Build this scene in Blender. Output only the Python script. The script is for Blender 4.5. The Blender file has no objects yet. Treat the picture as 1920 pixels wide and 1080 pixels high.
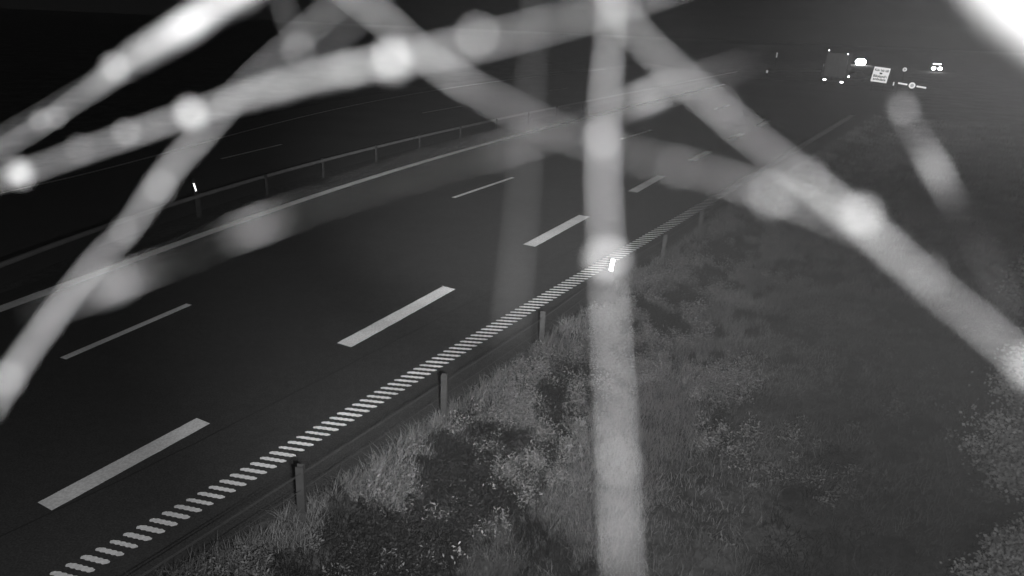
import bpy, math, random
import numpy as np
from mathutils import Vector, Matrix

random.seed(7)
rng = np.random.default_rng(11)
scene = bpy.context.scene
COL = scene.collection

# ------------------------------------------------------------------ camera
FPX, PITCH, ROLL, CAMH = 1300.0, math.radians(20.7), math.radians(2.5), 5.5
_cp, _sp = math.cos(PITCH), math.sin(PITCH)
FW = Vector((0, _cp, -_sp))
_up, _r = Vector((0, _sp, _cp)), Vector((1, 0, 0))
RIGHT = _r * math.cos(ROLL) + _up * math.sin(ROLL)
UP = -_r * math.sin(ROLL) + _up * math.cos(ROLL)
CAM = Vector((0, 0, CAMH))
cd = bpy.data.cameras.new('traffic_camera')
co = bpy.data.objects.new('traffic_camera', cd)
COL.objects.link(co)
M = Matrix((RIGHT, UP, -FW)).transposed().to_4x4()
M.translation = CAM
co.matrix_world = M
cd.sensor_width = 36
cd.lens = FPX / 1920 * 36
cd.clip_start, cd.clip_end = 0.004, 3000
cd.dof.use_dof = True
cd.dof.focus_distance = 26
cd.dof.aperture_fstop = cd.lens / 4.0          # 4 mm wide lens opening
scene.camera = co
scene.render.resolution_x, scene.render.resolution_y = 1920, 1080

# ------------------------------------------------------------------ world and light
w = bpy.data.worlds.new('World')
scene.world = w
w.use_nodes = True
bg = w.node_tree.nodes['Background']
bg.inputs[0].default_value = (1, 1, 1, 1)
bg.inputs[1].default_value = 0.004


def spot(name, loc, target, watts, deg, blend, size=0.06):
    l = bpy.data.lights.new(name, 'SPOT')
    l.energy, l.spot_size, l.spot_blend, l.shadow_soft_size = watts, math.radians(deg), blend, size
    o = bpy.data.objects.new(name, l)
    COL.objects.link(o)
    o.location = loc
    o.rotation_euler = (Vector(target) - Vector(loc)).to_track_quat('-Z', 'Y').to_euler()
    return o


# infrared flood on the mast of the traffic camera, with three added beams beside it
spot('infrared_flood', (0.34, -0.12, 5.30), (-.3, 16, 0), 5200, 62, 1.0)
spot('added_glow_beam', (0.45, -0.12, 5.42), (36, 74, 11), 100000, 27, 1.0)  # added beam, aimed high so the haze glows at upper right
spot('added_middle_beam', (0.38, -0.12, 5.40), (-2, 46, 0), 21000, 38, 1.0)  # added beam that brightens the distant road lines
spot('added_fill', (0.60, -0.30, 5.10), (-4, 16, .5), 1700, 122, .8)  # added wide fill that lifts the darkest areas
# the small infrared diodes beside the lens that light the threads
led = bpy.data.lights.new('infrared_diode', 'POINT')
led.energy, led.shadow_soft_size = 1.7, 0.006
lo = bpy.data.objects.new('infrared_diode', led)
COL.objects.link(lo)
lo.location = CAM + RIGHT * -0.012 + UP * 0.06 - FW * 0.03

scene.view_settings.view_transform = 'Standard'
scene.view_settings.look = 'None'
scene.view_settings.exposure = 0
scene.view_settings.gamma = 1
scene.cycles.use_denoising = True
scene.cycles.denoising_input_passes = 'RGB_ALBEDO'
scene.cycles.use_adaptive_sampling = False
scene.cycles.max_bounces = 5
scene.cycles.diffuse_bounces = 2
scene.cycles.transparent_max_bounces = 16
scene.cycles.sample_clamp_indirect = 2


# ------------------------------------------------------------------ survey helpers
def ray(px, py):
    return FW * FPX + RIGHT * (px - 960) - UP * (py - 540)


def G(px, py, z=0.0):
    d = ray(px, py)
    t = (z - CAMH) / d.z
    return Vector((d.x * t, d.y * t, z))


def near(px, py, d):          # a point d metres in front of the lens
    return CAM + ray(px, py) / FPX * d


def spline(pts, n):
    """Catmull-Rom through rows of numbers, n steps a span"""
    P = [np.array(p, float) for p in pts]
    P = [2 * P[0] - P[1]] + P + [2 * P[-1] - P[-2]]
    out = []
    for i in range(1, len(P) - 2):
        for k in range(n):
            t = k / n
            a, b, c, d = P[i - 1], P[i], P[i + 1], P[i + 2]
            out.append(0.5 * (2 * b + (c - a) * t + (2 * a - 5 * b + 4 * c - d) * t * t + (3 * b - a - 3 * c + d) * t ** 3))
    out.append(P[-2])
    return np.array(out)


def smooth_line(pix, z=0.0, ext0=0, ext1=0, deg=3):
    """world curve through surveyed points, smoothed by a polynomial x(y), stretched at both ends"""
    W = np.array([G(x, y, z)[:2] for x, y in pix])
    u = np.log(W[:, 1])
    c = np.polyfit(u, W[:, 0], deg, w=1 / W[:, 1])
    y0, y1 = W[0, 1], W[-1, 1]
    ys = np.exp(np.linspace(np.log(y0), np.log(y1), 90))
    xs = np.polyval(c, np.log(ys))
    pts = np.c_[xs, ys]
    a = pts[0] - pts[1]; a /= np.linalg.norm(a)
    b = pts[-1] - pts[-6]; b /= np.linalg.norm(b)
    pre = [pts[0] + a * ext0 * k / 8 for k in range(8, 0, -1)] if ext0 else []
    post = [pts[-1] + b * ext1 * k / 12 for k in range(1, 13)] if ext1 else []
    return np.array(pre + list(pts) + post)


def at_len(line, s):
    d = np.r_[0, np.cumsum(np.linalg.norm(np.diff(line, axis=0), axis=1))]
    return np.c_[np.interp(s, d, line[:, 0]), np.interp(s, d, line[:, 1])]


def length(line):
    return np.linalg.norm(np.diff(line, axis=0), axis=1).sum()


def resample(line, step):
    n = max(2, int(length(line) / step))
    return at_len(line, np.linspace(0, length(line), n))


def normals(line):
    t = np.gradient(line, axis=0)
    t /= np.linalg.norm(t, axis=1)[:, None]
    return np.c_[t[:, 1], -t[:, 0]], t          # right-hand normal


def offset(line, d):
    n, _ = normals(line)
    return line + n * d


# ------------------------------------------------------------------ mesh helpers
def link(name, verts, faces, mat, parent=None, smooth=False):
    me = bpy.data.meshes.new(name)
    me.from_pydata([tuple(v) for v in verts], [], [tuple(f) for f in faces])
    me.materials.append(mat)
    if smooth:
        me.polygons.foreach_set('use_smooth', [True] * len(me.polygons))
    me.update()
    o = bpy.data.objects.new(name, me)
    COL.objects.link(o)
    if parent:
        o.parent = parent
    return o


def big_mesh(name, V, F, mat, attr=None):
    """numpy quads/tris"""
    me = bpy.data.meshes.new(name)
    n, k = F.shape
    me.vertices.add(len(V)); me.vertices.foreach_set('co', V.astype(np.float32).ravel())
    me.loops.add(n * k); me.loops.foreach_set('vertex_index', F.astype(np.int32).ravel())
    me.polygons.add(n)
    me.polygons.foreach_set('loop_start', np.arange(0, n * k, k, dtype=np.int32))
    me.polygons.foreach_set('loop_total', np.full(n, k, dtype=np.int32))
    if attr is not None:
        a = me.attributes.new('tone', 'FLOAT', 'POINT')
        a.data.foreach_set('value', attr.astype(np.float32))
    me.materials.append(mat)
    me.update(calc_edges=True)
    o = bpy.data.objects.new(name, me)
    COL.objects.link(o)
    return o


class MB:
    def __init__(s):
        s.v, s.f = [], []

    def add(s, v, f):
        b = len(s.v)
        s.v += [Vector(x) for x in v]
        s.f += [[i + b for i in q] for q in f]

    def box(s, c, h, rot=None, taper=1.0):
        """centre, half sizes, optional 3x3 rotation; taper scales the top"""
        c = Vector(c); P = []
        for z in (-1, 1):
            k = taper if z > 0 else 1
            for x, y in ((-1, -1), (1, -1), (1, 1), (-1, 1)):
                p = Vector((x * h[0] * k, y * h[1] * k, z * h[2]))
                if rot: p = rot @ p
                P.append(c + p)
        s.add(P, [(3, 2, 1, 0), (4, 5, 6, 7), (0, 1, 5, 4), (1, 2, 6, 5), (2, 3, 7, 6), (3, 0, 4, 7)])

    def tube(s, pts, rad, n=8, cap=True):
        pts = [Vector(p) for p in pts]
        if not hasattr(rad, '__len__'): rad = [rad] * len(pts)
        rings = []; ref = None
        for i, p in enumerate(pts):
            t = (pts[min(i + 1, len(pts) - 1)] - pts[max(i - 1, 0)]).normalized()
            if ref is None:
                ref = t.cross(Vector((0, 0, 1)))
                if ref.length < .05: ref = t.cross(Vector((1, 0, 0)))
                ref.normalize()
            a = (ref - t * ref.dot(t)).normalized(); ref = a; b = t.cross(a)
            rings.append([p + (a * math.cos(k * 2 * math.pi / n) + b * math.sin(k * 2 * math.pi / n)) * rad[i] for k in range(n)])
        V = [v for r in rings for v in r]; F = []
        for i in range(len(rings) - 1):
            for k in range(n):
                F.append((i * n + k, i * n + (k + 1) % n, (i + 1) * n + (k + 1) % n, (i + 1) * n + k))
        if cap:
            F.append(tuple(range(n))[::-1]); F.append(tuple(range((len(rings) - 1) * n, len(rings) * n)))
        s.add(V, F)

    def ball(s, c, r, sq=(1, 1, 1), n=14, m=9):
        V, F = [], []
        for i in range(m + 1):
            th = math.pi * i / m
            for k in range(n):
                ph = 2 * math.pi * k / n
                V.append((c[0] + r * sq[0] * math.sin(th) * math.cos(ph), c[1] + r * sq[1] * math.sin(th) * math.sin(ph), c[2] + r * sq[2] * math.cos(th)))
        for i in range(m):
            for k in range(n):
                F.append((i * n + k, i * n + (k + 1) % n, (i + 1) * n + (k + 1) % n, (i + 1) * n + k))
        s.add(V, F)

    def disc(s, c, r, h, rot, n=24):
        """short cylinder, axis = local y"""
        V = []
        for y in (-h, h):
            for k in range(n):
                a = 2 * math.pi * k / n
                V.append(Vector(c) + rot @ Vector((r * math.cos(a), y, r * math.sin(a))))
        F = [tuple(range(n)), tuple(range(2 * n - 1, n - 1, -1))]
        for k in range(n):
            F.append((k, k + n, (k + 1) % n + n, (k + 1) % n))
        s.add(V, F)

    def build(s, name, mat, parent=None, smooth=False):
        return link(name, s.v, s.f, mat, parent, smooth)


def thing(name, label, cat, loc=(0, 0, 0), rz=0.0, group=None):
    o = bpy.data.objects.new(name, None)
    o.empty_display_size = .1
    COL.objects.link(o)
    o.location = loc
    o.rotation_euler = (0, 0, rz)
    tag(o, label, cat, group)
    return o


def tag(o, label=None, cat=None, group=None, kind=None):
    if label: o['label'] = label
    if cat: o['category'] = cat
    if group: o['group'] = group
    if kind: o['kind'] = kind
    return o


# ------------------------------------------------------------------ materials (the camera sees infrared: every tone is a grey)
def mat(name, tone, rough=0.9, noise=None, spec=0.3, metal=0.0, detail=8, contrast=None, bump=0.0, bscale=60):
    """noise = (scale, low factor, high factor)"""
    m = bpy.data.materials.new(name)
    m.use_nodes = True
    nt = m.node_tree; N, L = nt.nodes, nt.links
    b = N['Principled BSDF']
    b.inputs['Roughness'].default_value = rough
    b.inputs['Specular IOR Level'].default_value = spec
    b.inputs['Metallic'].default_value = metal
    b.inputs['Base Color'].default_value = (tone, tone, tone, 1)
    tc = N.new('ShaderNodeTexCoord')
    if noise:
        prev = None
        for sc, lo_, hi_ in noise:
            t = N.new('ShaderNodeTexNoise'); t.inputs['Scale'].default_value = sc; t.inputs['Detail'].default_value = detail
            L.new(tc.outputs['Object'], t.inputs['Vector'])
            mr = N.new('ShaderNodeMapRange')
            mr.inputs[1].default_value, mr.inputs[2].default_value = (0.33, 0.67)
            mr.inputs[3].default_value, mr.inputs[4].default_value = lo_, hi_
            L.new(t.outputs[0], mr.inputs[0])
            if prev is None:
                mu = N.new('ShaderNodeMath'); mu.operation = 'MULTIPLY'; mu.inputs[1].default_value = tone
                L.new(mr.outputs[0], mu.inputs[0])
            else:
                mu = N.new('ShaderNodeMath'); mu.operation = 'MULTIPLY'
                L.new(mr.outputs[0], mu.inputs[0]); L.new(prev, mu.inputs[1])
            prev = mu.outputs[0]
        L.new(prev, b.inputs['Base Color'])
    if bump:
        t = N.new('ShaderNodeTexNoise'); t.inputs['Scale'].default_value = bscale; t.inputs['Detail'].default_value = 6
        L.new(tc.outputs['Object'], t.inputs['Vector'])
        bp = N.new('ShaderNodeBump'); bp.inputs['Strength'].default_value = bump; bp.inputs['Distance'].default_value = .02
        L.new(t.outputs[0], bp.inputs['Height']); L.new(bp.outputs[0], b.inputs['Normal'])
    return m


def leaf_mat(name, tone):
    m = bpy.data.materials.new(name); m.use_nodes = True
    nt = m.node_tree; N, L = nt.nodes, nt.links
    b = N['Principled BSDF']; b.inputs['Roughness'].default_value = .6; b.inputs['Specular IOR Level'].default_value = .25
    at = N.new('ShaderNodeAttribute'); at.attribute_name = 'tone'
    mu = N.new('ShaderNodeMath'); mu.operation = 'MULTIPLY'; mu.inputs[1].default_value = tone
    L.new(at.outputs['Fac'], mu.inputs[0]); L.new(mu.outputs[0], b.inputs['Base Color'])
    tr = N.new('ShaderNodeBsdfTranslucent'); L.new(mu.outputs[0], tr.inputs['Color'])
    mx = N.new('ShaderNodeMixShader'); mx.inputs[0].default_value = .3
    L.new(b.outputs[0], mx.inputs[1]); L.new(tr.outputs[0], mx.inputs[2]); L.new(mx.outputs[0], N['Material Output'].inputs['Surface'])
    return m


def retro_mat(name, tone, gain, rough):
    """retroreflective sheeting: white diffuse plus a broad mirror lobe that throws the illuminator's light back"""
    m = bpy.data.materials.new(name); m.use_nodes = True
    nt = m.node_tree; N, L = nt.nodes, nt.links
    b = N['Principled BSDF']; b.inputs['Base Color'].default_value = (tone, tone, tone, 1)
    g = N.new('ShaderNodeBsdfGlossy'); g.inputs['Roughness'].default_value = rough; g.inputs['Color'].default_value = (tone, tone, tone, 1)
    mx = N.new('ShaderNodeMixShader'); mx.inputs[0].default_value = gain
    L.new(b.outputs[0], mx.inputs[1]); L.new(g.outputs[0], mx.inputs[2]); L.new(mx.outputs[0], N['Material Output'].inputs['Surface'])
    return m


def lamp_mat(name, strength):
    m = bpy.data.materials.new(name); m.use_nodes = True
    nt = m.node_tree; N, L = nt.nodes, nt.links
    e = N.new('ShaderNodeEmission'); e.inputs[1].default_value = strength
    L.new(e.outputs[0], N['Material Output'].inputs['Surface'])
    return m


ASPHALT = mat('asphalt', .042, .85, [(.16, .86, 1.14), (2.2, .94, 1.06), (9, .9, 1.1), (45, .62, 1.4)], bump=.45, bscale=90)
ASPHALT_OLD = mat('older_asphalt', .075, .85, [(.2, .85, 1.15), (45, .8, 1.2)])
PAINT = mat('road_paint', .95, .6, [(1.5, .85, 1.05), (30, .8, 1.06)])
SOIL = mat('verge_soil', .055, .95, [(.35, .5, 1.45), (1.1, .5, 1.4), (5, .6, 1.4), (18, .6, 1.3)], bump=.6, bscale=25)
MEDIAN = mat('median_turf', .06, .95, [(.5, .75, 1.2), (6, .75, 1.3), (30, .7, 1.3)])
GRASS = leaf_mat('grass_blade', .23)
WEED = leaf_mat('weed_leaf', .28)
TREELEAF = leaf_mat('tree_leaf', .55)
DARKLEAF = leaf_mat('dark_tree_leaf', .05)
BARK = mat('bark', .12, .9, [(8, .6, 1.3)])
STEEL = mat('galvanised_steel', .065, .55, [(6, .8, 1.15)], spec=.4, metal=.2)
STEEL_DARK = mat('weathered_steel', .055, .7, [(6, .7, 1.2)])
RAILSTEEL = mat('rail_steel', .15, .5, [(3, .85, 1.1)])
CABLE = mat('wire_rope', .05, .6, [(20, .8, 1.2)])
RETRO = retro_mat('retroreflective_sheet', .9, .4, .34)
SIGNWHITE = retro_mat('reflective_sign_face', .8, .16, .36)
RETRO_SOFT = retro_mat('retroreflective_tape', .8, .3, .42)
SIGNGREY = retro_mat('sign_symbol_grey', .35, .4, .42)
BLACKPAINT = mat('black_paint', .02, .6)
TRAILER = mat('trailer_panel', .045, .5, [(2, .8, 1.1)])
RUBBER = mat('rubber', .03, .9)
CARPAINT = mat('car_paint', .12, .35, [(3, .9, 1.1)])
GLASS = mat('car_glass', .02, .1, spec=.6)
LAMP_HOT = lamp_mat('lit_headlamp', 60)
LAMP_TAIL = lamp_mat('lit_tail_lamp', 8)

# ------------------------------------------------------------------ surveyed lines of the road
hatch_px = [(150, 1065), (277, 998), (437, 903), (610, 807), (690, 757), (863, 654), (1007, 568), (1073, 530), (1193, 460), (1267, 413), (1330, 378), (1375, 352)]
edge_px = [(300, 1080), (483, 983), (640, 890), (893, 720), (970, 660), (1097, 573), (1186, 508), (1243, 474), (1339, 408), (1392, 372)]
inner_px = [(0, 580), (100, 543), (300, 470), (450, 417), (640, 349), (800, 302), (950, 261), (1098, 221), (1180, 201)]
rail_px = [(0, 497), (200, 427), (368, 367), (496, 332), (603, 301), (703, 277), (785, 256), (862, 240), (985, 215), (1095, 190)]
opp1_px = [(415, 298), (528, 271), (792, 212), (865, 199), (1030, 170), (1064, 165)]
opp2_px = [(80, 345), (430, 254), (560, 222), (700, 190), (800, 171), (960, 150), (1090, 134)]
H_LINE = smooth_line(hatch_px, ext0=3, ext1=70)
E_LINE = smooth_line(edge_px, ext0=4, ext1=70)
I_LINE = smooth_line(inner_px, ext0=8, ext1=50)
R_LINE = smooth_line(rail_px, .62, ext0=8, ext1=60)
O2_LINE = smooth_line(opp2_px, ext0=12, ext1=40)
EDGE = resample(E_LINE, .5)


def signed(P, line):
    """signed distance of points to a line (right of it positive)"""
    n, _ = normals(line)
    out = np.empty(len(P))
    for i in range(0, len(P), 4000):
        q = P[i:i + 4000]
        d = q[:, None] - line[None]
        k = (d ** 2).sum(2).argmin(1)
        out[i:i + 4000] = (d[np.arange(len(q)), k] * n[k]).sum(1)
    return out


def vnoise(x, y, seed=0):
    """smooth value noise"""
    r = np.random.default_rng(seed).random((256, 256))
    xi, yi = np.floor(x).astype(int), np.floor(y).astype(int)
    fx, fy = x - xi, y - yi
    fx, fy = fx * fx * (3 - 2 * fx), fy * fy * (3 - 2 * fy)
    g = lambda a, b: r[a % 256, b % 256]
    return (g(xi, yi) * (1 - fx) + g(xi + 1, yi) * fx) * (1 - fy) + (g(xi, yi + 1) * (1 - fx) + g(xi + 1, yi + 1) * fx) * fy


def fbm(x, y, s, seed):
    return (vnoise(x * s, y * s, seed) * .5 + vnoise(x * s * 2.1, y * s * 2.1, seed + 1) * .3 + vnoise(x * s * 4.3, y * s * 4.3, seed + 2) * .2)


def height(P):
    e = signed(P, EDGE)
    z = np.interp(e, [-1, 0, .25, .7, 1.6, 2.6, 4.5, 7, 16, 40], [-.05, -.05, .02, -.04, -.32, -.36, -.15, .05, .25, .3])
    far = np.clip((P[:, 1] - 45) / 25, 0, 1)
    z = z * (1 - far) + np.where(e > .1, .0, -.05) * far
    k = np.clip((e - .15) / .8, 0, 1)
    z += k * (1 - far) * ((fbm(P[:, 0], P[:, 1], .9, 3) - .5) * .28 + (vnoise(P[:, 0] * 4, P[:, 1] * 4, 9) - .5) * .07)
    return z, e


# ------------------------------------------------------------------ the ground
def ground():
    gy = np.concatenate([np.arange(-6, 30, .22), np.geomspace(30, 900, 150)])
    gx = np.concatenate([-np.geomspace(26, 900, 60)[::-1], np.arange(-25.8, -7, 1.0), np.arange(-7, 22, .22), np.geomspace(22.2, 900, 90)])
    X, Y = np.meshgrid(gx, gy)
    P = np.c_[X.ravel(), Y.ravel()]
    z, e = height(P)
    V = np.c_[P, z]
    ny, nx = X.shape
    i = np.arange((ny - 1) * (nx - 1)); r, c = i // (nx - 1), i % (nx - 1)
    a = r * nx + c
    F = np.c_[a, a + 1, a + nx + 1, a + nx]
    o = big_mesh('ground', V, F, SOIL)
    o['kind'] = 'structure'


ground()


def sheet(name, left, right, z, m, kind='structure'):
    n = min(len(left), len(right))
    V = [(p[0], p[1], z) for p in left[:n]] + [(p[0], p[1], z) for p in right[:n]]
    F = [(i, i + n, i + n + 1, i + 1) for i in range(n - 1)]
    o = link(name, V, F, m)
    o['kind'] = kind
    return o


def strip(mb, line, s0, s1, width, z, step=.5, round_=0):
    seg = at_len(line, np.linspace(s0, s1, max(2, int((s1 - s0) / step) + 1)))
    n, t = normals(seg)
    L, R = seg - n * width / 2, seg + n * width / 2
    k = len(seg)
    mb.add([(p[0], p[1], z) for p in L] + [(p[0], p[1], z) for p in R], [(i, i + k, i + k + 1, i + 1) for i in range(k - 1)])


def quad_px(mb, a, b, width, z=.008):
    """a painted dash between two surveyed points, square ends"""
    a, b = np.array(G(*a))[:2], np.array(G(*b))[:2]
    t = (b - a) / np.linalg.norm(b - a); n = np.array([t[1], -t[0]]) * width / 2
    k = 24; L, R = [], []
    for i in range(k + 1):
        p = a + (b - a) * i / k
        j1, j2 = rng.normal(0, .006, 2)
        e = t * (rng.normal(0, .01) if i in (0, k) else 0)
        L.append(tuple(p - n * (1 + j1 * 2) + e) + (z,)); R.append(tuple(p + n * (1 + j2 * 2) + e) + (z,))
    mb.add(L + R, [(i, i + k + 1, i + k + 2, i + 1) for i in range(k)])


# carriageways
INN = resample(I_LINE, .7)
n_ = 160
Eres, Ires = at_len(E_LINE, np.linspace(0, length(E_LINE), n_)), at_len(offset(I_LINE, -.75), np.linspace(0, length(I_LINE), n_))
sheet('road', Ires, Eres, 0, ASPHALT)
Rres = at_len(offset(R_LINE, -.5), np.linspace(0, length(R_LINE), n_))
Ores = at_len(offset(O2_LINE, -2.2), np.linspace(0, length(O2_LINE), n_))
sheet('opposite_road', Ores, Rres, 0, ASPHALT_OLD)
sheet('median_strip', Rres, Ires, .002, MEDIAN)

# profiled edge line: short scalloped bars of thermoplastic
mb = MB()
s, LH = 0.0, length(H_LINE)
pitch_ = lambda q: float(np.interp(q, [3, 6.5, 13.3, 20, 28], [.15, .157, .188, .243, .27]))
while s < 62:
    c = at_len(H_LINE, [s, s + .05])
    t = (c[1] - c[0]) / np.linalg.norm(c[1] - c[0]); n = np.array([t[1], -t[0]])
    wd, th = np.interp(s, [3, 8, 12, 20], [.33, .38, .42, .44]) , .23 * pitch_(s) + rng.normal(0, .0022)
    ba = math.radians(np.interp(s, [3, 7, 10], [-22, -15, -9.5])); n = np.array([math.cos(ba), math.sin(ba)])
    k = 10
    top, bot = [], []
    ph = rng.uniform(-.3, .3)
    for i in range(k * 2 + 1):
        u = i / (k * 2)
        lat = (u - .5) * wd
        endr = math.sqrt(max(0, 1 - (abs(u - .5) * 2) ** 8)) * .9 + .1
        scal = .006 * math.cos(u * 2 * math.pi * 5 + ph)
        p = c[0] + n * lat + t * .05 * (u - .5)
        top.append(tuple(p + t * (th + scal) * endr) + (.007,))
        bot.append(tuple(p - t * (th - scal) * endr) + (.007,))
    m_ = len(top)
    mb.add(top + bot, [(i, i + m_, i + m_ + 1, i + 1) for i in range(m_ - 1)])
    s += pitch_(s)
o = mb.build('profiled_edge_line', PAINT); o['kind'] = 'structure'

wide = [((85, 950), (381, 790)), ((645, 648), (842, 540)), ((992, 461), (1096, 405)), ((1186, 360), (1240, 330)), ((1297, 301), (1330, 284)), ((1367, 263), (1392, 251)), ((1421, 237), (1440, 227))]
mb = MB()
for k_, (a, b) in enumerate(wide): quad_px(mb, a, b, [.28, .33, .36][min(k_, 2)])
o = mb.build('wide_dashed_lane_line', PAINT); o['kind'] = 'structure'
mb = MB()
for a, b in [((118, 673), (355, 571)), ((850, 371), (962, 333)), ((1165, 261), (1221, 244)), ((1340, 205), (1368, 197))]: quad_px(mb, a, b, .15)
o = mb.build('dashed_lane_line', PAINT); o['kind'] = 'structure'
mb = MB(); strip(mb, I_LINE, 0, length(I_LINE) - 15, .30, .008)
o = mb.build('solid_inner_line', PAINT); o['kind'] = 'structure'
mb = MB()
for a, b in [((415, 298), (528, 271)), ((792, 212), (865, 199)), ((1030, 170), (1064, 165))]: quad_px(mb, a, b, .12)
strip(mb, O2_LINE, 0, length(O2_LINE) - 30, .12, .008)
o = mb.build('opposite_road_lines', PAINT); o['kind'] = 'structure'
# tar-sealed joint along the lane
mb = MB(); J = offset(H_LINE, -1.15)
jl = at_len(J, np.linspace(0, 30, 120)) + np.c_[rng.normal(0, .006, 120), rng.normal(0, .006, 120)]
strip(mb, jl, 0, length(jl), .022, .004, step=.25)
o = mb.build('sealed_joint', mat('bitumen_joint', .02, .7)); o['kind'] = 'structure'

# ------------------------------------------------------------------ median barrier
rail = thing('median_guard_rail', 'steel guard rail on short posts along the grassy median', 'guard rail')
sR = resample(R_LINE, 1.0)
rb = MB()
nn, _ = normals(sR)
prof = [(-.03, -.055), (.02, -.045), (.035, -.01), (.035, .02), (.02, .05), (-.03, .055)]
k = len(prof)
V = []
for p, n in zip(sR, nn):
    for a, b in prof: V.append((p[0] + n[0] * a, p[1] + n[1] * a, .62 + b))
F = []
for i in range(len(sR) - 1):
    for j in range(k):
        F.append((i * k + j, i * k + (j + 1) % k, (i + 1) * k + (j + 1) % k, (i + 1) * k + j))
rb.add(V, F)
rb.build('rail', RAILSTEEL, rail)


def c_post(h, wd, dp, top_cut=.0):
    """C-section post standing at the origin, open side to +x"""
    m = MB(); t = .006
    m.box((-wd / 2, 0, h / 2), (t / 2, dp / 2, h / 2))
    m.box((0, dp / 2 - t / 2 + .003, h / 2), (wd / 2 - t / 2, t / 2, h / 2 - .004))
    m.box((0, -dp / 2 + t / 2 - .003, h / 2), (wd / 2 - t / 2, t / 2, h / 2 - .004))
    return m


post_x = [368, 496, 603, 703, 785, 862, 930, 990, 1043, 1092]
pm = MB(); pm.box((.05, 0, .36), (.03, .035, .36)); pm.box((.045, 0, .66), (.034, .045, .05))
proto = pm.build('post', STEEL_DARK, rail)
first = True
for i, x in enumerate(post_x):
    y = np.interp(x, [p[0] for p in rail_px], [p[1] for p in rail_px])
    q = G(x, y, .62)
    d = sR[((sR - np.array(q[:2])) ** 2).sum(1).argmin()]
    o = proto if first else proto.copy()
    if not first:
        COL.objects.link(o); o.parent = rail
    first = False
    kk = ((sR - np.array(q[:2])) ** 2).sum(1).argmin()
    o.location = (q[0] + nn[kk][0] * .0, q[1] + nn[kk][1] * .0, 0)
    o.rotation_euler.z = math.atan2(nn[kk][1], nn[kk][0])
# reflector post rising behind the rail
q = G(368, 367, .62)
d_ = thing('reflector_post', 'slim dark marker post with small white reflector, standing at the median guard rail', 'marker post', (q[0] - .05, q[1] + .05, 0))
m_ = MB(); m_.box((0, 0, .55), (.02, .02, .55)); m_.build('post', STEEL_DARK, d_)


def facing(p):
    """rotation of a sheet at p whose face (-y) looks half way between camera and illuminator"""
    y = (Vector(p) - Vector((.2, 0, 5.42))).normalized()
    x = y.cross(Vector((0, 0, 1))).normalized()
    z = x.cross(y)
    return Matrix((x, y, z)).transposed()


def yaw_only(p, tilt=0.0):
    y = (Vector(p) - CAM); y.z = 0; y.normalize()
    x = y.cross(Vector((0, 0, 1))); z = Vector((0, 0, 1))
    R = Matrix((x, y, z)).transposed()
    return R


qq = Vector((q[0] - .09, q[1] - .02, .93))
m_ = MB(); m_.box(Vector(G(365.5, 351, .9)) - Vector(d_.location), (.024, .006, .115), facing(qq) @ Matrix.Rotation(math.radians(-9), 3, 'Y'))
m_.build('reflector', RETRO, d_)

# ------------------------------------------------------------------ wire rope barrier on the near verge
wb = thing('wire_rope_barrier', 'low wire rope barrier on steel posts beside the grass verge', 'barrier')
tops = [(558, 873), (832, 702), (1018, 584), (1149, 494), (1246, 440), (1317, 396), (1371, 362)]
PH = .86
pw = [G(x, y, PH - .12) for x, y in tops]
pw = [pw[0] + (pw[0] - pw[1]) * 1.0] + pw
pp = MB()
pp.box((-.045, 0, .36), (.003, .032, .48)); pp.box((0, .032, .36), (.042, .003, .477)); pp.box((0, -.032, .36), (.042, .003, .477))
proto = pp.build('post', STEEL, wb)
dirs = []
for i, p in enumerate(pw):
    a = pw[min(i + 1, len(pw) - 1)] - pw[max(i - 1, 0)]
    dirs.append(math.atan2(a.y, a.x))
    o = proto
    if i:
        o = proto.copy(); COL.objects.link(o); o.parent = wb
    o.location = (p.x, p.y, -.10)
    if i == 4: o.location.z = -.42          # the post behind the reflector sits lower
    o.rotation_euler = (random.uniform(-.03, .03), random.uniform(-.03, .03), dirs[-1] + math.pi / 2 + .5)
for dz, off in ((.66, .052), (.55, -.052), (.44, .052)):
    pts = []
    for i, p in enumerate(pw):
        nx, ny = math.sin(dirs[i]), -math.cos(dirs[i])
        pts.append((p.x + nx * off, p.y + ny * off, dz - .0))
    sp_ = spline(pts, 8)
    m_ = MB(); m_.tube(sp_, .004, 6); m_.build('cable', CABLE, wb)
hook = MB()
hook.tube([(-.06, -.036, .56), (-.02, -.06, .545), (.03, -.05, .56), (.05, -.036, .58)], .007, 6)
proto = hook.build('hook', STEEL_DARK, wb)
for i, p in enumerate(pw):
    o = proto
    if i:
        o = proto.copy(); COL.objects.link(o); o.parent = wb
    o.location = (p.x, p.y, .06); o.rotation_euler.z = dirs[i] + math.pi / 2 + .5
# large reflector on the fifth post
p = G(1147.5, 497, .66); p += (CAM - p).normalized() * .16
m_ = MB(); m_.box(p, (.042, .008, .135), facing(p) @ Matrix.Rotation(math.radians(7), 3, 'Y'))
rf = m_.build('reflector', RETRO, wb)


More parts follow.
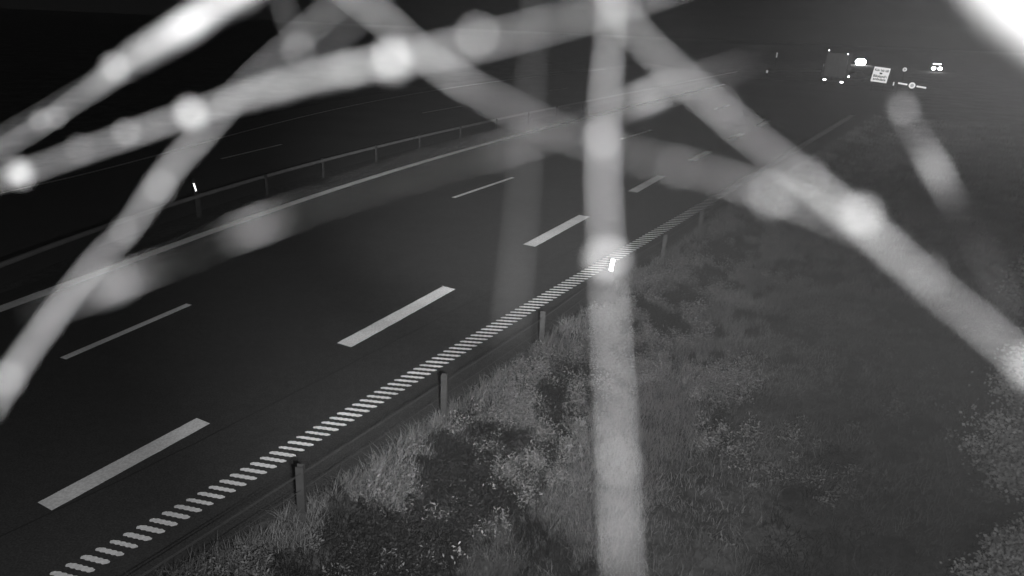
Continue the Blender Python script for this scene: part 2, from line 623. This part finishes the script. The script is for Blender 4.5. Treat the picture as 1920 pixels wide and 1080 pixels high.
# ------------------------------------------------------------------ plants
def blades(P, z, h, wd, lean, tone, seg=2, curl=.5):
    """curved tapering blades: arrays of roots, heights, widths"""
    n = len(P)
    a = rng.uniform(0, 2 * math.pi, n)
    dirx, diry = np.cos(a), np.sin(a)
    b = rng.uniform(0, 2 * math.pi, n)
    sx, sy = np.cos(b) * wd / 2, np.sin(b) * wd / 2
    V = np.empty((n, 2 * seg + 1, 3)); T = np.empty((n, 2 * seg + 1))
    for k in range(seg + 1):
        u = k / seg
        off = lean * (u * (1 - curl) + curl * u * u) * h
        cx, cy = P[:, 0] + dirx * off, P[:, 1] + diry * off
        cz = z + h * np.sqrt(np.maximum(0, 1 - (lean * u) ** 2 * .5)) * u
        if k < seg:
            q = 1 - u * .45
            V[:, 2 * k] = np.c_[cx - sx * q, cy - sy * q, cz]; V[:, 2 * k + 1] = np.c_[cx + sx * q, cy + sy * q, cz]
            T[:, 2 * k] = T[:, 2 * k + 1] = tone
        else:
            V[:, 2 * k] = np.c_[cx, cy, cz]; T[:, 2 * k] = tone
    base = np.arange(n)[:, None] * (2 * seg + 1)
    F = []
    for k in range(seg - 1):
        F.append(np.c_[base + 2 * k, base + 2 * k + 1, base + 2 * k + 3]); F.append(np.c_[base + 2 * k, base + 2 * k + 3, base + 2 * k + 2])
    F.append(np.c_[base + 2 * seg - 2, base + 2 * seg - 1, base + 2 * seg])
    return V.reshape(-1, 3), np.concatenate(F), T.ravel()


def scatter(n, emin, emax, smin, smax, power=1.0):
    """points along the road edge: s metres along, e metres right of it"""
    s = smin + (smax - smin) * rng.random(n) ** power
    e = rng.uniform(emin, emax, n)
    c = at_len(E_LINE, s); nn_, _ = normals(EDGE)
    c2 = at_len(E_LINE, s + .2); t = c2 - c; t /= np.linalg.norm(t, axis=1)[:, None]
    return c + np.c_[t[:, 1], -t[:, 0]] * e[:, None]


def dark_patch(P, e):  # darkens plant colour to stand for soil and shadow gaps
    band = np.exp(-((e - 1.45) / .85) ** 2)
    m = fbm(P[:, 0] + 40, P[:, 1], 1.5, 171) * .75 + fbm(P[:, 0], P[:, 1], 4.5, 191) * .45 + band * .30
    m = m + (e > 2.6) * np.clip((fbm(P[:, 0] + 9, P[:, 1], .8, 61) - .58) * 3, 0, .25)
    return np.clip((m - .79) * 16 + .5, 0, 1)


def grass():
    Vs, Fs, Ts, nb = [], [], [], 0

    def put(P, hmin, hmax, wd, lean, tmin, tmax, emax_=99):
        nonlocal nb
        z, e = height(P)
        lim = emax_ - 1.2 * vnoise(P[:, 0] * 1.1, P[:, 1] * 1.1, 23) - .9 * rng.random(len(P))
        keep = (e < lim) & (e > .05 + .22 * vnoise(P[:, 0] * 3, P[:, 1] * 3, 21))
        P, z, e = P[keep], z[keep], e[keep]
        n = len(P)
        patch = fbm(P[:, 0], P[:, 1], .8, 31); fine = fbm(P[:, 0], P[:, 1], 3.5, 41)
        h = rng.uniform(hmin, hmax, n) * (.5 + 1.0 * fine)
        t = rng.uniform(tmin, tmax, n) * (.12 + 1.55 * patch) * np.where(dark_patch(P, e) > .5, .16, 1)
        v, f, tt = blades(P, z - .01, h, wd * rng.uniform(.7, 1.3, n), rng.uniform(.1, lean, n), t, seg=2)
        Vs.append(v); Fs.append(f + nb); Ts.append(tt); nb += len(v)

    put(scatter(210000, .0, 4.2, 0, 34, 1.5), .08, .24, .0065, .9, .65, 1.05, 4.3)
    put(scatter(40000, .0, 9, 18, 65, 1.3), .12, .28, .02, .9, .45, 1.0)
    put(scatter(300000, 2.0, 15, 0, 32, 1.4), .05, .15, .008, 1.1, .42, .88)
    put(scatter(16000, 3, 14, 0, 30, 1.3), .12, .26, .008, 1.2, .25, 1.0)
    # tufts hanging over the asphalt edge
    c = scatter(900, .05, .35, 0, 45, 1.3)
    P = np.repeat(c, 16, axis=0) + rng.normal(0, .03, (900 * 16, 2))
    put(P, .12, .3, .010, 1.2, .4, 1.0)
    o = big_mesh('grass', np.concatenate(Vs), np.concatenate(Fs), GRASS, np.concatenate(Ts))
    tag(o, 'unmown grass covering the verge beside the motorway', 'grass', kind='stuff')


grass()


def leaf_cloud(C, size, tone, up=.35, aspect=.38):
    """pointed folded leaves: two triangles a side"""
    n = len(C)
    d = rng.normal(0, 1, (n, 3)); d[:, 2] = np.abs(d[:, 2]) * up + rng.normal(0, .15, n); d /= np.linalg.norm(d, axis=1)[:, None]
    w_ = np.cross(d, rng.normal(0, 1, (n, 3))); w_ /= np.linalg.norm(w_, axis=1)[:, None]
    nrm = np.cross(d, w_)
    L = size[:, None]
    V = np.empty((n, 4, 3))
    V[:, 0] = C; V[:, 1] = C + d * L * .5 + w_ * L * aspect + nrm * L * .08
    V[:, 2] = C + d * L; V[:, 3] = C + d * L * .5 - w_ * L * aspect + nrm * L * .08
    F = np.arange(n)[:, None] * 4 + np.array([[0, 1, 2, 3]])
    return V.reshape(-1, 3), F, np.repeat(tone, 4)


def weeds():
    Vs, Fs, Ts, nb = [], [], [], 0
    C = scatter(11000, .35, 3.8, 0, 40, 1.2)
    C = np.r_[C, scatter(3000, 3, 12, 0, 26, 1.2)]
    z, e = height(C)
    m1 = fbm(C[:, 0], C[:, 1], .55, 77); band = np.exp(-((e - 1.4) / .75) ** 2)
    out = (e > 3) * np.clip((fbm(C[:, 0], C[:, 1], .9, 57) - .56) * 6, 0, 1) * .5
    keep = (m1 * .9 + out + band * .55 + rng.normal(0, .06, len(C))) > .66
    C, z, e = C[keep], z[keep], e[keep]
    for p, zz, ee in zip(C, z, e):
        n = rng.integers(28, 70)
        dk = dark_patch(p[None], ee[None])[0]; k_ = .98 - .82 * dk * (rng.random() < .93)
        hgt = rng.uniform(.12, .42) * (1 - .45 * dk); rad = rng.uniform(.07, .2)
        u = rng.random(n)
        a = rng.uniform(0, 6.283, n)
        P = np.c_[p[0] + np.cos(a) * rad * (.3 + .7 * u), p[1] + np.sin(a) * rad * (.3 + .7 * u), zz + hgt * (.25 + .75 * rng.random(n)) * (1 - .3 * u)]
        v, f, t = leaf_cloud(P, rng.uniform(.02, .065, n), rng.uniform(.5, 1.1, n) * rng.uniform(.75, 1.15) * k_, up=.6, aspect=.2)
        Vs.append(v); Fs.append(f + nb); Ts.append(t); nb += len(v)
    # stalks are part of the growth: thin upright leaves
    o = big_mesh('undergrowth', np.concatenate(Vs), np.concatenate(Fs), WEED, np.concatenate(Ts))
    tag(o, 'tangled leafy weeds growing along the ditch', 'weeds', kind='stuff')


weeds()


def tree(name, label, x, y, z0, h, r, nleaf, lean=(0, 0), group=None, lsize=.14, limb=7, leaf=None):
    t = thing(name, label, 'tree', (x, y, z0), 0, group)
    tm = MB()
    trunk = [(lean[0] * u * u, lean[1] * u * u, h * .95 * u) for u in np.linspace(0, 1, 8)]
    tm.tube(trunk, [.11 * (1 - .85 * u) * h / 4 for u in np.linspace(0, 1, 8)], 8)
    tips = []
    for i in range(limb * 3):
        u = .18 + .78 * (i / (limb * 3)); a = i * 2.4 + random.uniform(-.3, .3)
        L = r * (1 - .55 * u) * random.uniform(.75, 1.15)
        b = Vector((lean[0] * u * u, lean[1] * u * u, h * .95 * u))
        p1 = b + Vector((math.cos(a) * L * .5, math.sin(a) * L * .5, L * .28)); p2 = b + Vector((math.cos(a) * L, math.sin(a) * L, L * .45))
        tm.tube([b, p1, p2], [.03 * h / 4, .02 * h / 4, .006], 5)
        for k in range(4):
            s_ = .35 + .65 * k / 3
            tips.append(b.lerp(p2, s_) + Vector((random.uniform(-.2, .2), random.uniform(-.2, .2), random.uniform(-.1, .25))) * r * .35)
    tm.build('trunk', BARK, t, True)
    T = np.array([tuple(p) for p in tips]); k = rng.integers(0, len(T), nleaf)
    cl = rng.random(len(T)) * .6 + .6
    P = T[k] + rng.normal(0, r * .12, (nleaf, 3)) * np.array([1, 1, .8])
    v, f, tt = leaf_cloud(P, rng.uniform(.6, 1.3, nleaf) * lsize, cl[k] * rng.uniform(.6, 1.1, nleaf), up=.6)
    o = big_mesh('crown', v, f, leaf or TREELEAF, tt); o.parent = t
    return t


tree('young_tree', 'leafy young tree at the right edge with pale foliage in its lower crown', 6.3, 6.75, .1, 2.7, .95, 30000, lsize=.042, limb=11)
tree('shrub', 'low bush of pale leaves in the bottom right corner below the young tree', 5.05, 5.35, .1, 1.2, .5, 9000, lsize=.04, limb=9)
tree('young_tree', 'thin dim sapling behind the leafy young tree', 10.9, 13.6, .1, 1.6, .7, 3000, lsize=.07)

# ------------------------------------------------------------------ signs and gate far along the verge
TILT = Matrix.Rotation(math.radians(6.5), 3, 'Y')
def px_z(px, py, base):
    """height at which the sight line through px,py passes the plumb line over base"""
    d = ray(px, py); t = base.y / d.y
    return CAMH + d.z * t


def text_mesh(s_, size, name, mtl, parent, loc, rot, depth=.002):
    cu = bpy.data.curves.new(name, 'FONT'); cu.body = s_; cu.size = size; cu.align_x = 'CENTER'; cu.align_y = 'CENTER'; cu.extrude = depth; cu.offset = size * .03
    tmp = bpy.data.objects.new('tmp', cu); COL.objects.link(tmp)
    dg = bpy.context.evaluated_depsgraph_get()
    me = bpy.data.meshes.new_from_object(tmp.evaluated_get(dg))
    bpy.data.objects.remove(tmp)
    me.materials.clear(); me.materials.append(mtl)
    o = bpy.data.objects.new(name, me); COL.objects.link(o); o.parent = parent
    o.matrix_local = Matrix.Translation(loc) @ rot.to_4x4() @ Matrix.Rotation(math.pi / 2, 4, 'X')
    return o


b = G(1644, 172); pxm = FPX / (b.y * _cp + CAMH * _sp)
c = Vector((b.x, b.y, px_z(1643, 140, b))) - b
sg = thing('information_sign', 'square white reflective board with dark rows of lettering on two legs', 'sign', b)
R = facing(b + c) @ Matrix.Rotation(math.radians(4.5), 3, 'Y')
hw = 13.8 / pxm; hh = 13.2 / pxm
m_ = MB(); m_.box(c + R @ Vector((0, .022, 0)), (hw * 1.07, .02, hh * 1.07), R); m_.build('frame', BLACKPAINT, sg)
m_ = MB(); m_.box(c, (hw, .006, hh), R); m_.build('board', SIGNWHITE, sg)
for sx in (-.7, .7):
    m_ = MB(); p = c + R @ Vector((sx * hw, .07, -hh * .9)); m_.tube([(p.x, p.y, p.z + .5), (p.x, p.y, 0)], .04, 8); m_.build('leg', STEEL_DARK, sg)
for s_, sz, dz in (('Kör hit till', .37, .58), ('Blinkande', .40, -.22), ('ambulans', .38, -.62)):
    text_mesh(s_, sz * hh * 1.15, 'lettering', BLACKPAINT, sg, c + R @ Vector((0, -.012, dz * hh)), R)
m_ = MB(); o_ = c + R @ Vector((0, -.014, .17 * hh))
m_.add([o_ + R @ Vector(v) * hh for v in ((-.2, 0, .12), (.2, 0, .12), (.17, 0, -.06), (.05, 0, -.12), (0, 0, -.06), (-.08, 0, -.12), (-.15, 0, -.02))], [(6, 5, 4, 3, 2, 1, 0)])
m_.build('symbol', BLACKPAINT, sg)

b = G(1705, 182); pxm = FPX / (b.y * _cp + CAMH * _sp)
z = px_z(1705, 160, b); c = Vector((0, 0, z)); R = facing(b + c) @ TILT
gt = thing('barrier_gate', 'closed swing barrier with two white reflective arms and a round sign at its middle', 'barrier gate', b)
m_ = MB(); m_.box(c + R @ Vector((0, .05, 0)), (25.5 / pxm, .025, 2.6 / pxm), R); m_.build('boom', BLACKPAINT, gt)
for x0, x1 in ((-24, -8), (7.5, 24)):
    m_ = MB(); m_.box(c + R @ Vector(((x0 + x1) / 2 / pxm, .015, 0)), ((x1 - x0) / 2 / pxm, .006, 1.5 / pxm), R); m_.build('reflective_strip', RETRO_SOFT, gt)
rs = MB(); rs.disc(c + R @ Vector((0, .0, 0)), 6.7 / pxm, .012, R); rs = rs.build('round_sign', BLACKPAINT, gt)
m_ = MB(); m_.disc(c + R @ Vector((0, -.02, 0)), 5.6 / pxm, .006, R); m_.build('sign_face', RETRO_SOFT, rs)
m_ = MB(); m_.disc(c + R @ Vector((0, -.032, 0)), 2.9 / pxm, .004, R); m_.build('sign_centre', SIGNGREY, rs)
m_ = MB(); m_.tube([(0, .12, 0), (0, .12, z)], .05, 8); m_.build('post', STEEL_DARK, gt)
m_ = MB(); p = c + R @ Vector((-24 / pxm, .1, 0)); m_.tube([(p.x, p.y, 0), (p.x, p.y, p.z)], .04, 8); m_.build('post', STEEL_DARK, gt)

b = G(1689, 163); pxm = FPX / (b.y * _cp + CAMH * _sp)
z = px_z(1689, 130, b); c = Vector((0, 0, z)); R = facing(b + c)
rd = thing('small_round_sign', 'small pale round sign on a thin pole above the barrier gate', 'sign', b)
m_ = MB(); m_.disc(c, 4.6 / pxm, .012, R); m_.build('plate', BLACKPAINT, rd)
m_ = MB(); m_.disc(c + R @ Vector((0, -.02, 0)), 3.8 / pxm, .006, R); m_.build('face', RETRO_SOFT, rd)
m_ = MB(); m_.disc(c + R @ Vector((0, -.03, 0)), 1.5 / pxm, .004, R); m_.build('centre', SIGNGREY, rd)
m_ = MB(); m_.tube([(0, .06, 0), (0, .06, z)], .035, 8); m_.build('pole', STEEL_DARK, rd)

for lab, px, py, gy, hpx, wpx in (('short pale marker post between the white board and the barrier gate', 1673, 157, 168, 3.2, 1.2),
                                  ('lone slim marker post with a pale top, left of the lorry', 1453, 103, 125, 4.5, 1.3),
                                  ('tiny low marker post on the road edge, left of the lorry', 1437, 134, 142, 2.4, 1.8)):
    b = G(px, gy); pxm = FPX / (b.y * _cp + CAMH * _sp); z = px_z(px, py, b)
    t = thing('marker_post', lab, 'marker post', b)
    R = facing(b + Vector((0, 0, z)))
    m_ = MB(); m_.box((0, 0, z / 2), (.05, .03, z / 2 + .1)); m_.build('post', STEEL_DARK, t)
    m_ = MB(); m_.box(Vector((0, 0, z)) - R @ Vector((0, .06, 0)), (wpx / pxm, .006, hpx / pxm), R); m_.build('reflector', RETRO_SOFT, t)

# ------------------------------------------------------------------ vehicles far along the road
def wheel(m, c, r=.5, wd=.14, ax='x'):
    R = Matrix.Rotation(math.pi / 2, 3, 'Z')
    m.disc(c, r, wd, R, 20)


b = G(1560, 161)
hd = math.atan2(b.x, b.y) * -1
lorry = thing('lorry', 'tall lorry seen from behind with small lit marker lamps at top and bottom', 'lorry', b, hd - .05)
TL = Matrix.Rotation(math.radians(5.5), 3, 'Y')
W2, H2 = 1.27, 3.95
m_ = MB(); m_.box((0, 6.5, (H2 + 1.1) / 2), (W2, 6.5, (H2 - 1.1) / 2)); m_.build('trailer_body', TRAILER, lorry)
for sx in (-1, 1):
    m_ = MB(); m_.box((sx * W2 / 2, -.02, (H2 + 1.1) / 2), (W2 / 2 - .02, .018, (H2 - 1.1) / 2 - .05)); dr = m_.build('rear_door', TRAILER, lorry)
    m_ = MB(); m_.tube([(sx * .25, -.06, 1.2), (sx * .25, -.06, H2 - .1)], .02, 6); m_.build('lock_rod', STEEL, dr)
    for k in range(2):
        m_ = MB()
        for s2 in (-1,): wheel(m_, (sx * 1.02, 2.0 + k * 1.35, .5))
        m_.build('wheel', RUBBER, lorry)
    m_ = MB(); m_.box((sx * 1.02, -.09, .62 + sx * -.1), (.17, .03, .085)); m_.build('tail_lamp', LAMP_TAIL, lorry)
    m_ = MB(); m_.box((sx * 1.12, -.07, H2 + .12 - sx * .17), (.06, .04, .05)); m_.build('marker_lamp', LAMP_TAIL, lorry)
m_ = MB(); m_.box((0, .02, .62), (1.2, .05, .09)); m_.build('underrun_bar', STEEL_DARK, lorry)
m_ = MB(); m_.box((0, 15, 1.9), (1.22, 1.3, 1.4), None, .93); m_.build('cab', CARPAINT, lorry)
for sx in (-1, 1):
    m_ = MB(); wheel(m_, (sx * 1.02, 15, .5)); m_.build('wheel', RUBBER, lorry)


def car(label, b, rz, hot, hs, sep=.62, y0=0.68, bar=False):
    t = thing('car', label, 'car', b, rz)
    # lengthwise profile (y, z) lofted across the width; nose at -y
    prof = [(-2.2, .35), (-2.25, .62), (-2.0, .82), (-1.0, .95), (-.3, 1.38), (.9, 1.42), (1.7, 1.05), (2.15, .98), (2.2, .35)]
    V, F = [], []
    for x, k in ((-.88, .97), (-.8, 1), (.8, 1), (.88, .97)):
        for y, zz in prof:
            xx = x * (1 if zz < 1 else .82); V.append((xx, y * k, zz))
    n = len(prof)
    for i in range(3):
        for j in range(n):
            F.append((i * n + j, i * n + (j + 1) % n, (i + 1) * n + (j + 1) % n, (i + 1) * n + j))
    F += [tuple(range(n))[::-1], tuple(range(3 * n, 4 * n))]
    link('body', V, F, CARPAINT, t)
    m_ = MB(); m_.add([(-.66, -.98, .99), (.66, -.98, .99), (.6, -.36, 1.36), (-.6, -.36, 1.36)], [(0, 1, 2, 3)]); m_.build('windscreen', GLASS, t)
    for sx in (-1, 1):
        for yy in (-1.4, 1.35):
            m_ = MB(); wheel(m_, (sx * .82, yy, .32), .32, .1); m_.build('wheel', RUBBER, t)
        m_ = MB(); m_.ball((sx * sep, -2.24, y0), hs, (1, .35, .8)); m_.build('headlight', hot, t)
    if bar:
        m_ = MB(); m_.box((.1, .1, 1.52), (.75, .12, .1)); m_.build('light_bar', LAMP_TAIL, t)
    return t


def toward(b, extra=0):
    return math.atan2(-b.x, b.y) + extra


b = G(1613, 121); car('distant car whose dazzling headlights shine above the white board', b, toward(b), LAMP_HOT, .95, .25)  # headlight balls enlarged and set close to stand for glare
b = G(1753, 134); car('distant car with glaring headlights alone at the far right', b, toward(b, .1), LAMP_HOT, .36, .6, .68, True)
b = G(1597, 152); car('low car with two small lights beside the lorry', b, toward(b, -.5), LAMP_TAIL, .14)

for lab, a_, b_ in (('short steel guard rail catching light beside the lorry and the white board', (1586, 158), (1643, 150)),
                    ('faint guard rail running up to the left side of the lorry', (1440, 141), (1538, 140))):
    A, B = G(*a_), G(*b_)
    t = thing('guard_rail', lab, 'guard rail', A)
    d = (B - A); u_ = d.normalized(); nrm = Vector((u_.y, -u_.x, 0))
    if nrm.y > 0: nrm = -nrm
    m_ = MB()
    pr = [(0, .45), (.05, .5), (.02, .58), (.02, .62), (.05, .70), (0, .75)]
    m_.add([Vector((nrm.x * a, nrm.y * a, z)) for a, z in pr] + [d + Vector((nrm.x * a, nrm.y * a, z)) for a, z in pr], [(i, i + 1, i + 7, i + 6) for i in range(5)])
    m_.build('rail', RAILSTEEL, t)
    n_p = max(3, int(d.length / 4))
    for i in range(n_p + 1):
        m_ = MB(); p = d * (i / n_p) - nrm * .08; m_.box((p.x, p.y, .36), (.05, .05, .36)); m_.build('post', STEEL_DARK, t)
b = G(1541, 140)
t = thing('marker_post', 'upright pale post standing right beside the lorry', 'marker post', b)
m_ = MB(); m_.box((0, 0, .9), (.06, .03, .9)); m_.build('post', RAILSTEEL, t)
m_ = MB(); m_.box((0, -.04, 1.5), (.05, .006, .2)); m_.build('reflector', RETRO_SOFT, t)

# ------------------------------------------------------------------ damp night air
hm = bpy.data.materials.new('damp_air'); hm.use_nodes = True
hn = hm.node_tree; hn.nodes.remove(hn.nodes['Principled BSDF'])
pv = hn.nodes.new('ShaderNodeVolumePrincipled'); pv.inputs['Density'].default_value = .00045; pv.inputs['Color'].default_value = (.9, .9, .9, 1); pv.inputs['Anisotropy'].default_value = .2
hn.links.new(pv.outputs[0], hn.nodes['Material Output'].inputs['Volume'])
m_ = MB(); m_.box((0, 250, 7), (450, 450, 13)); hz = m_.build('haze', hm); hz['kind'] = 'stuff'

# ------------------------------------------------------------------ spider threads just in front of the lens
SILK = mat('dewy_silk', .62, .8)
SILK_FAINT = mat('darkened_silk', .10, .8)  # base colour lowered to dim the thread at unchanged thickness
SILK_MID = mat('grey_silk', .28, .8)
DEW = mat('dew_drop', .92, .5)
web = thing('spider_web', 'blurred pale spider threads strung close in front of the lens, beaded with dew', 'spider web', CAM + FW * .065)
BASE = web.location.copy()


def thread(pts, m, drops=(), label=None):  # thickness varies along the thread to set how bright it reads
    """pts: px, py, blur width in px, thickness mm ; the blur width fixes how near the thread hangs"""
    rows = []
    for px, py, bw, mm in pts:
        d = .004 * FPX / bw
        p = near(px, py, d) - BASE
        rows.append((p.x, p.y, p.z, mm * .0005))
    S = spline(rows, 14)
    S[:, 3] *= 1 + .5 * (np.convolve(rng.random(len(S) + 6), np.ones(4) / 4, 'same')[3:-3] - .5) + .35 * (rng.random(len(S)) - .5)
    mb = MB(); mb.tube([tuple(r[:3]) for r in S], [max(.00002, r[3] * .5) for r in S], 10)
    o = mb.build('thread', m, web, True)
    if label: o['label'] = label
    for px, py, bw, mm in drops:
        d = .004 * FPX / bw
        p = near(px, py, d) - BASE
        q = MB(); q.ball(tuple(p), mm * .0005); q.build('dew_drop', DEW, o, True)
    return o


# upright thread right of the middle
thread([(1146, -30, 64, .9), (1143, 76, 66, .9), (1134, 200, 72, .95), (1131, 330, 77, 1.0), (1138, 490, 80, .9), (1148, 650, 86, .75), (1158, 860, 90, .9), (1168, 1090, 96, .8)], SILK,
       [(1131, 262, 76, 1.2), (1138, 490, 84, 1.9), (1160, 870, 92, 1.0)])
# long diagonal from the top middle to the right edge
thread([(1040, -90, 76, .7), (1120, -40, 76, .7), (1205, 76, 76, .7), (1330, 190, 78, .7), (1450, 290, 78, .75), (1540, 360, 80, 1.2), (1620, 425, 82, 1.5), (1740, 530, 84, .9), (1850, 620, 86, .95), (1960, 715, 90, 1.2)], SILK,
       [(1350, 200, 84, .6), (1515, 335, 80, .9), (1612, 408, 82, 1.8), (1740, 515, 84, .6), (1935, 690, 92, 1.7)])
# sagging thread from the top middle over the lane to the right
thread([(580, -70, 74, .6), (700, 20, 74, .6), (780, 92, 74, .7), (860, 150, 76, .8), (960, 205, 78, .35), (1070, 255, 80, .3), (1180, 290, 82, .25), (1300, 318, 82, .28), (1430, 358, 82, .7), (1530, 395, 82, .8), (1640, 450, 74, .6), (1760, 535, 70, .4)], SILK,
       [(1272, 314, 86, .55), (1448, 368, 92, 1.1)])
# bright thread across the top left
thread([(-30, 345, 56, 1.0), (40, 325, 56, 1.0), (200, 268, 58, 1.1), (360, 213, 60, 1.4), (520, 165, 66, 2.2), (640, 135, 72, 2.2), (740, 115, 78, 1.4), (850, 92, 84, .9), (980, 60, 84, .5), (1120, 20, 84, .5), (1350, -60, 84, .5)], SILK,
       [(36, 325, 50, 2.5), (150, 280, 60, .7), (238, 250, 54, 1.2), (358, 214, 60, 2.1), (530, 160, 66, 1.0), (655, 130, 74, 1.0), (735, 117, 78, 2.0), (895, 66, 84, .9)])
# topmost left thread, its glare put in by drop-white colour and extra thickness
thread([(-30, 300, 46, .6), (60, 245, 48, .6), (140, 190, 50, .8), (215, 135, 54, 2.4), (260, 105, 58, 3.6), (320, 68, 62, 3.6), (400, 20, 64, 4), (560, -80, 70, 2.8)], DEW,
       [(75, 225, 44, .8), (105, 220, 44, .9), (215, 128, 56, 1.6)])
thread([(-30, 275, 46, .4), (90, 205, 46, .45), (200, 140, 48, .5), (300, 84, 50, .5), (400, 20, 52, .5), (560, -80, 56, .5)], SILK_MID)
# steep thread down the left
thread([(-20, 770, 66, 1.0), (30, 690, 64, 1.3), (110, 580, 62, 1.1), (180, 490, 60, .8), (240, 430, 60, .9), (310, 330, 62, 1.5), (390, 240, 64, .8), (470, 150, 64, .45), (560, 70, 66, .4), (640, 0, 66, .4), (720, -70, 66, .4)], SILK,
       [(15, 710, 66, 1.3), (65, 640, 62, .7), (233, 433, 54, 1.0), (300, 350, 64, 1.0), (560, 95, 66, .9)])
# thread whose glints are shaped as thicker lengths
thread([(60, 590, 78, .15), (150, 560, 78, .45), (215, 535, 80, 2.0), (270, 510, 80, .4), (350, 480, 80, .05), (420, 447, 84, .15), (478, 425, 84, 1.0), (540, 402, 84, .12), (620, 375, 82, .05), (860, 300, 82, .05), (930, 285, 82, .25), (1000, 262, 82, .28), (1080, 235, 80, .05), (1160, 205, 72, .25), (1205, 186, 74, 1.7), (1270, 160, 74, .5), (1340, 140, 72, .25), (1420, 110, 70, .05)], SILK,
       label='faint thread that glints only in places')
# faint upright thread left of the middle
thread([(1003, -30, 60, .9), (1000, 76, 62, .9), (988, 250, 72, .8), (975, 430, 76, .9), (962, 560, 80, 1.2), (955, 640, 84, .4), (950, 700, 84, .1)], SILK_FAINT, label='dim upright thread')
# short thread at the right under the signs
thread([(1684, 180, 60, .1), (1694, 210, 64, .35), (1725, 265, 66, .35), (1752, 315, 68, 1.8), (1772, 350, 68, .7), (1800, 400, 70, .15), (1850, 490, 74, .1), (1900, 600, 76, .1)], SILK,
       [(1692, 205, 62, 1.1)], label='short bright length of thread ending in a drop')
# thick knot of silk in the top right corner
thread([(1790, -80, 110, 3.0), (1866, 8, 108, 4.5), (1918, 42, 108, 5), (2000, 105, 110, 5)], SILK, label='glaring thick knot of silk in the corner')
# loose ends at the top
thread([(520, -20, 56, .5), (560, 80, 58, .5), (600, 95, 60, .45), (650, 60, 60, .4), (720, -10, 60, .4)], SILK_MID)
